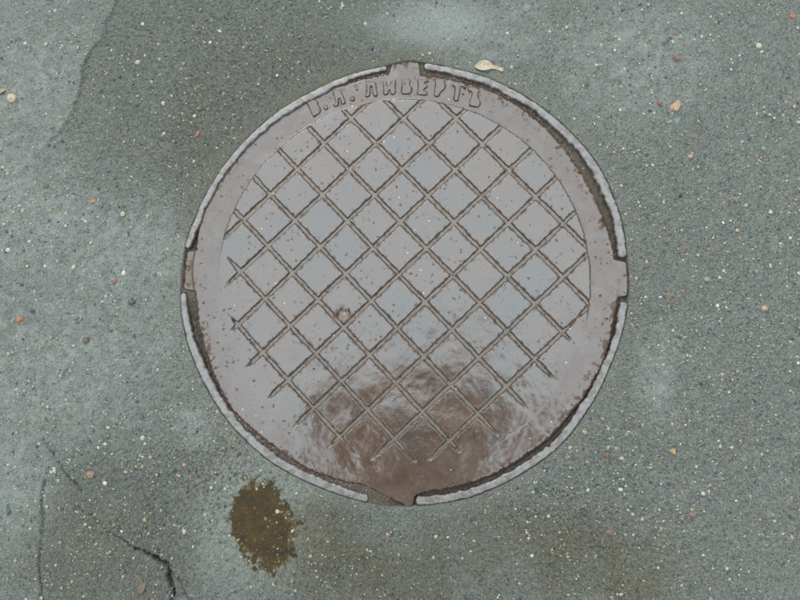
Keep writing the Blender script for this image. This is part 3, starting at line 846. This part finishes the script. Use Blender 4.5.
def med():
    X, Y, rad, col = [], [], [], []
    for px, py, r, c in MED:
        x, y = W(px, py); X.append(x); Y.append(y); rad.append(r * PXM((px, py)) * .95); col.append(c)
    X, Y, rad, col = map(np.array, (X, Y, rad, col))
    Z = hgt(X, Y); Z[-1] = -0.0035
    o = gravel('small_stones', X, Y, Z, rad, col, .52)
    tag(o, 'scattered pea sized cream, orange and brown stones bedded in the asphalt', 'small stones', kind='stuff')
med()

# stones large enough to pick out: each a thing of its own
def stone_mat(name, col):
    s = NB(name); n = s.noise(400, 4, .6); n2 = s.noise(120, 3)
    c = s.mix(s.rng(n, .3, .7), tuple(a * .72 for a in col), tuple(min(1, a * 1.18) for a in col))
    c = s.mix(s.rng(n2, .55, .75, 0, .4), c, (.10, .09, .08))
    return s.put(Base_Color=c, Roughness=.48, Normal=s.bump(n, .0006, .6))
SM = {}
def pebble(px, py, rx, ry, rot, col, cname, label, sink=.45, seed=0, chunky=.22, group='stones bedded in the asphalt'):
    x, y = W(px, py); k = PXM((px, py)); r = random.Random(seed * 13 + 5)
    bm = bmesh.new(); bmesh.ops.create_icosphere(bm, subdivisions=3, radius=1)
    dirs = [Vector((r.gauss(0, 1), r.gauss(0, 1), abs(r.gauss(0, .8)))).normalized() for _ in range(13)]
    lim = [r.uniform(1 - chunky * 1.9, 1 - chunky * .5) for _ in dirs]
    for v in bm.verts:                     # facets: planes cut the ball like a broken stone
        for d, l in zip(dirs, lim):
            e = v.co.dot(d)
            if e > l: v.co -= d * (e - l)
        v.co *= 1 + r.uniform(-.025, .025)
    a, b = rx * k, ry * k; c = min(a, b) * .75
    ca, sa = math.cos(math.radians(rot)), math.sin(math.radians(rot))
    for v in bm.verts:
        X, Y = v.co.x * a, v.co.y * b
        v.co = Vector((X * ca - Y * sa, X * sa + Y * ca, v.co.z * c))
    for f in bm.faces: f.smooth = False
    me = bpy.data.meshes.new('pebble'); bm.to_mesh(me); bm.free()
    if cname not in SM: SM[cname] = stone_mat('stone_' + cname, col)
    me.materials.append(SM[cname])
    z = float(hgt(x, y)[0])
    o = link('pebble', me); o.location = (x, y, z + c * (1 - 2 * sink))
    tag(o, label, 'pebble', group)
PEB = [
 (676, 105, 8.2, 7.0, 10, SA_, 'salmon', 'largest pebble, salmon pink broken stone right of the manhole near the top', .35, .32),
 (737, 99, 7.2, 7.0, 30, (.07, .09, .10), 'slate_blue', 'dark slate blue round pebble sunk flat in the asphalt at upper right', .80, .15),
 (678, 120, 5.2, 4.6, 20, (.17, .23, .22), 'teal_grey', 'teal grey pebble just below the large salmon stone', .6, .25),
 (676, 58, 4.8, 4.4, 0, (.20, .12, .11), 'mauve', 'mauve brown pebble above the large salmon stone', .5, .25),
 (793.5, 16, 4.8, 4.2, 20, (.31, .13, .06), 'orange', 'bright orange pebble in the top right corner', .5, .2),
 (759.5, 45.5, 3.4, 3.4, 0, CR_, 'cream', 'round cream pebble alone near the top right corner', .5, .12),
 (12, 98, 5.0, 4.6, 0, (.48, .40, .25), 'honey', 'rounded honey yellow pebble at the left edge near the top', .35, .12),
 (197, 133, 3.6, 4.0, 40, (.31, .13, .06), 'orange', 'small orange red chip left of the upper left rim', .4, .35),
 (527, 8, 6.0, 5.0, 10, (.17, .21, .20), 'blue_grey', 'blue grey pebble at the top edge right of centre', .65, .2),
 (270.5, 71, 4.2, 4.2, 0, (.10, .12, .115), 'dark_teal', 'dark teal pebble above the rim at upper left', .5, .25),
 (764, 308, 5.2, 4.8, 30, (.58, .36, .26), 'peach', 'angular peach coloured stone near the right edge at mid height', .4, .38),
 (706, 279.5, 3.6, 3.2, 0, (.28, .25, .19), 'tan', 'dull tan pebble right of the right lug of the cover', .5, .2),
 (91.5, 202, 5.2, 2.8, 15, (.38, .15, .08), 'brick', 'flat brick orange sliver of stone at left above mid height', .5, .3),
 (19.5, 319.5, 4.0, 3.8, 0, (.34, .15, .10), 'brick', 'reddish pebble beside a green one at the left edge', .45, .2),
 (12, 321.5, 3.8, 4.6, 0, (.16, .20, .12), 'moss', 'mossy green pebble beside the reddish one at the left edge', .5, .2),
 (86, 340, 4.0, 3.6, 20, BR_, 'brown', 'brown pebble at left below mid height', .45, .2),
 (132, 302, 3.8, 3.8, 0, (.10, .10, .08), 'olive', 'dark olive pebble left of the left lug of the cover', .45, .2),
 (90, 474, 5.6, 3.6, -25, (.34, .19, .13), 'salmon_dull', 'dull salmon elongated stone above the cracks at lower left', .5, .3),
 (9, 510, 3.6, 7.0, 5, (.075, .10, .11), 'slate', 'long slate coloured stone at the left edge near the bottom', .65, .25),
 (672.5, 451.5, 4.2, 3.4, -20, (.44, .30, .13), 'ochre', 'ochre yellow pebble right of the lower right rim', .45, .2),
 (606.5, 454.5, 4.2, 3.8, 0, (.22, .12, .08), 'brown_red', 'brown pebble just right of the lower right rim', .45, .25),
 (692, 515, 4.4, 3.8, 0, (.24, .15, .12), 'rose_brown', 'rose brown pebble at lower right', .5, .25),
 (610, 533, 5.4, 4.2, 10, (.22, .11, .09), 'maroon', 'maroon brown stone below the lower right rim', .6, .25),
 (584, 511.5, 5.2, 4.8, 0, (.085, .07, .06), 'dark_brown', 'dark brown pebble, darkest one below the lower right rim', .55, .25),
 (546.5, 466.5, 4.4, 3.6, 0, (.10, .12, .115), 'dark_teal', 'dark teal pebble touching the outside of the lower right rim', .5, .25),
 (472, 518, 4.6, 3.8, 0, (.07, .095, .10), 'slate', 'dark slate pebble below the rim right of the bottom lug', .6, .25),
]
for i, (px, py, rx, ry, rot, col, cn, lab, sink, ch) in enumerate(PEB):
    pebble(px, py, rx, ry, rot, col, cn, lab, sink, i, ch)

# dry leaf beside the rim, and a small leaf in the lower left
def leaf(px, py, L, Wd, rot, col, label, curl=.35, tail=.35, name='dry_leaf'):
    x, y = W(px, py); k = PXM((px, py)); L *= k; Wd *= k
    n, m_ = 16, 7; V = []; f = []
    for i in range(n):
        s = i / (n - 1)
        w = Wd / 2 * (math.sin(min(1, s / (1 - tail)) * math.pi) ** .7 if s < (1 - tail) * .98 else 0.0)
        w = max(w, Wd * (.17 if s > .45 else .05))
        for j in range(m_):
            u = j / (m_ - 1) * 2 - 1
            z = curl * abs(u) ** 1.6 * w + .0012 * math.sin(s * 5) + .0004 * math.cos(u * 9 + s * 20)
            V.append((L * (s - .5), u * w + L * .06 * math.sin(s * 3.0), z))
    for i in range(n - 1):
        for j in range(m_ - 1):
            a = i * m_ + j; f.append((a, a + m_, a + m_ + 1, a + 1))
    nv = len(V); V += [(a, b, c - .0005) for a, b, c in V]; f += [tuple(q + nv for q in t[::-1]) for t in f]
    for i in range(n - 1):
        for j in (0, m_ - 1):
            a = i * m_ + j; f.append((a, a + nv, a + m_ + nv, a + m_) if j == 0 else (a, a + m_, a + m_ + nv, a + nv))
    me = bpy.data.meshes.new(name); me.from_pydata(V, [], f)
    for q in me.polygons: q.use_smooth = True
    me.materials.append(mat_simple(name + '_skin', col, .45, .3, 260, dist=.0005))
    o = link(name, me); z = float(hgt(x, y)[0]); o.location = (x, y, z + .0012); o.rotation_euler = (0.03, 0.0, math.radians(rot))
    tag(o, label, 'leaf')
leaf(489, 68.5, 29, 11, -8, (.46, .36, .25), 'pale dry curled leaf lying on the asphalt above the top of the rim')
leaf(142.5, 588, 13, 7, 70, (.16, .12, .08), 'small dull brown leaf on the asphalt beside the crack at lower left', .15, .12)
leaf(4, 91, 14, 4, 25, (.34, .24, .17), 'thin brown leaf scrap cut by the left edge near the honey pebble', .15, .3)

# ------------------------------------------------------------------ the photographer, whose dark shape the wet iron mirrors
def skin(name, chains, mat, parent=None, sub=2, root=0, lean=True):
    """chains: list of lists of (x, y, z, radius); equal points are joined"""
    vs, rs, es, key = [], [], [], {}
    for ch in chains:
        prev = None
        for x, y, z, r in ch:
            if lean: y += .22 * float(sst(.55, 1.05, z)) * float(lean)
            k = (round(x, 4), round(y, 4), round(z, 4))
            if k not in key: key[k] = len(vs); vs.append((x, y, z)); rs.append(r)
            if prev is not None and prev != key[k]: es.append((prev, key[k]))
            prev = key[k]
    me = bpy.data.meshes.new(name); me.from_pydata(vs, es, []); o = link(name, me, parent)
    md = o.modifiers.new('skin', 'SKIN'); md.use_smooth_shade = True
    sv = me.skin_vertices[0].data
    for i, r in enumerate(rs):
        sv[i].radius = (r, r) if not isinstance(r, tuple) else r; sv[i].use_root = (i == root)
    sb = o.modifiers.new('sub', 'SUBSURF'); sb.levels = sb.render_levels = sub
    me.materials.append(mat)
    return o
def photographer():
    M_JK = mat_simple('dark_jacket_cloth', (.012, .012, .014), .85, .3, 200)
    M_TR = mat_simple('dark_trousers_cloth', (.022, .022, .024), .9, .3, 200)
    M_SK = mat_simple('skin', (.42, .25, .18), .5, .08, 100, dist=.0002)
    M_HR = mat_simple('brown_hair', (.03, .018, .012), .6, .4, 500, dist=.002)
    M_SH = mat_simple('black_leather', (.02, .018, .017), .4, .3, 200)
    M_CAM = mat_simple('grey_camera_shell', (.05, .05, .055), .4, .1, 200)
    cx, gy = -0.02, -0.66                       # where the photographer stands
    root = empty('person', (cx, gy, 0))
    tag(root, 'person in dark jacket and trousers bending over the cover, holding a small camera', 'person')
    def loc(ch): return [[(x, y, z, r) for x, y, z, r in c] for c in ch]
    camx, camy, camz = CAM[0] - cx, CAM[1] - gy - .22, CAM[2]   # skin() leans the upper body forward by 0.22
    back = Vector(RW[2]) * -1                   # away from the ground along the lens axis
    hub = Vector((camx, camy, camz)) + back * .022
    pel = (0, -.06, .93); hips = [(-.10, -.05, .88), (.10, -.05, .88)]
    neck = (0, .16, 1.36); headc = (0, .27, 1.47)
    body = [[(0, -.06, .93, .13), (0, -.02, 1.08, .125), (0, .05, 1.22, .14), (0, .13, 1.33, .11), (.045, .20, 1.365, .058), (.07, .24, 1.385, .062), (.10, .29, 1.41, .088), (.11, .335, 1.445, .088), (.11, .35, 1.49, .065)]]
    for s_ in (-1, 1):
        sh = (s_ * .17, .12, 1.32, .062); el = (s_ * .27, .20, 1.06, .045)
        wr = Vector((camx + s_ * .088, camy - .055, camz + .055)); pm = Vector(hub) + Vector((s_ * .066, -.02, .022))
        body.append([(0, .13, 1.33, .11), sh, (s_ * .235, .16, 1.18, .052), el, (el[0] * .6 + wr.x * .4, el[1] * .6 + wr.y * .4, el[2] * .6 + wr.z * .4, .040), (*wr, .026), (*pm, .024)])
        for k in range(4):                       # four fingers closed round the camera's top edge
            b = pm + Vector((-s_ * .006, .022, .010 - k * .013))
            L_ = (.040, .044, .041, .032)[k]
            t1 = b + Vector((-s_ * L_ * .35, L_ * .75, 0)); t2 = t1 + Vector((-s_ * L_ * .55, L_ * .10, -.002)); t3 = t2 + Vector((-s_ * L_ * .30, -L_ * .18, -.003))
            body.append([(*pm, .024), (*b, .010), (*t1, .0088), (*t2, .008), (*t3, .007)])
        th = pm + Vector((-s_ * .012, -.018, .004)); body.append([(*pm, .024), (*th, .012), (*(th + Vector((-s_ * .022, -.004, .008))), .010), (*(th + Vector((-s_ * .038, .006, .008))), .0085)])
        body.append([(0, -.06, .93, .13), (s_ * .095, -.04, .86, .088), (s_ * .12, .01, .50, .058), (s_ * .13, -.03, .10, .038), (s_ * .13, .0, .045, .038), (s_ * .14, .10, .03, .034)])
    b = skin('body', body, M_SK, root)
    # jacket
    jk = [[(0, -.07, .84, .20), (0, -.04, 1.0, .20), (0, .04, 1.18, .205), (0, .12, 1.31, .165), (.025, .17, 1.36, .080)]]
    for s_ in (-1, 1):
        el = (s_ * .27, .20, 1.06); wr = Vector((camx + s_ * .088, camy - .055, camz + .055))
        jk.append([(0, .12, 1.31, .165), (s_ * .18, .12, 1.31, .10), (s_ * .24, .16, 1.18, .078), (*el, .070), (el[0] * .55 + wr.x * .45, el[1] * .55 + wr.y * .45, el[2] * .55 + wr.z * .45, .056), (el[0] * .12 + wr.x * .88, el[1] * .12 + wr.y * .88, el[2] * .12 + wr.z * .88, .040)])
    skin('jacket', jk, M_JK, root)
    tr = []
    for s_ in (-1, 1):
        tr.append([(0, -.06, .92, .150), (s_ * .10, -.045, .84, .112), (s_ * .12, .01, .50, .082), (s_ * .13, -.03, .10, .062), (s_ * .13, -.03, .05, .060)])
    skin('trousers', tr, M_TR, root)
    for s_ in (-1, 1):
        skin('shoe', [[(s_ * .13, -.065, .045, .044), (s_ * .13, .0, .048, .048), (s_ * .14, .10, .036, .042), (s_ * .145, .145, .030, .030)]], M_SH, root)
    skin('hair', [[(.10, .245, 1.44, .070), (.11, .275, 1.48, .092), (.11, .32, 1.505, .094), (.11, .36, 1.51, .070)]], M_HR, root)
    # face: nose, eyes, ears, mouth looking down at the camera screen
    fd = Vector((0, .62, -.78)); up = Vector((0, .78, .62)); fc = Vector((.105, .32, 1.425))
    skin('nose', [[tuple(fc + fd * .080 + up * .02) + (.008,), tuple(fc + fd * .102 - up * .008) + (.012,), tuple(fc + fd * .085 - up * .016) + (.010,)]], M_SK, root, 1)
    skin('mouth', [[tuple(fc + fd * .083 - up * .04 + Vector((-.024, 0, 0))) + (.005,), tuple(fc + fd * .09 - up * .04) + (.007,), tuple(fc + fd * .083 - up * .04 + Vector((.024, 0, 0))) + (.005,)]], mat_simple('lips', (.35, .13, .10), .5, .1), root, 1)
    for s_ in (-1, 1):
        skin('eye', [[tuple(fc + fd * .078 + up * .022 + Vector((s_ * .026, 0, 0))) + (.010,), tuple(fc + fd * .082 + up * .022 + Vector((s_ * .036, 0, 0))) + (.009,)]], mat_simple('eye', (.08, .06, .05), .2, .1), root, 1)
        skin('ear', [[tuple(fc + up * .02 + Vector((s_ * .086, 0, 0))) + (.012,), tuple(fc - up * .02 + Vector((s_ * .084, 0, 0))) + (.010,)]], M_SK, root, 1)
    # the camera in the hands: shell with a short lens barrel that ends just behind the viewpoint
    cr_ = empty('compact_camera'); cr_.matrix_world = Matrix.Translation(CAM) @ m.to_3x3().to_4x4()
    tag(cr_, 'small grey compact camera held level in both hands above the cover', 'camera')
    bm = bmesh.new(); bmesh.ops.create_cube(bm, size=1)
    for v in bm.verts: v.co = Vector((v.co.x * .096, v.co.y * .058, v.co.z * .022 + .031))
    bmesh.ops.bevel(bm, geom=bm.edges[:], offset=.005, segments=3, affect='EDGES')
    me = bpy.data.meshes.new('shell'); bm.to_mesh(me); bm.free(); me.materials.append(M_CAM)
    o = link('shell', me, cr_)
    N = 40; vs = []; f = []
    for r, z in ((.020, .021), (.020, .006), (.014, .004), (.012, .010)):
        vs += [(r * math.cos(2 * math.pi * i / N), r * math.sin(2 * math.pi * i / N), z) for i in range(N)]
    for k in range(3): f += [(k * N + i, k * N + (i + 1) % N, (k + 1) * N + (i + 1) % N, (k + 1) * N + i) for i in range(N)]
    f.append(tuple(3 * N + i for i in range(N)))
    me = bpy.data.meshes.new('lens_barrel'); me.from_pydata(vs, [], f); me.materials.append(M_CAM)
    link('lens_barrel', me, cr_)
photographer()
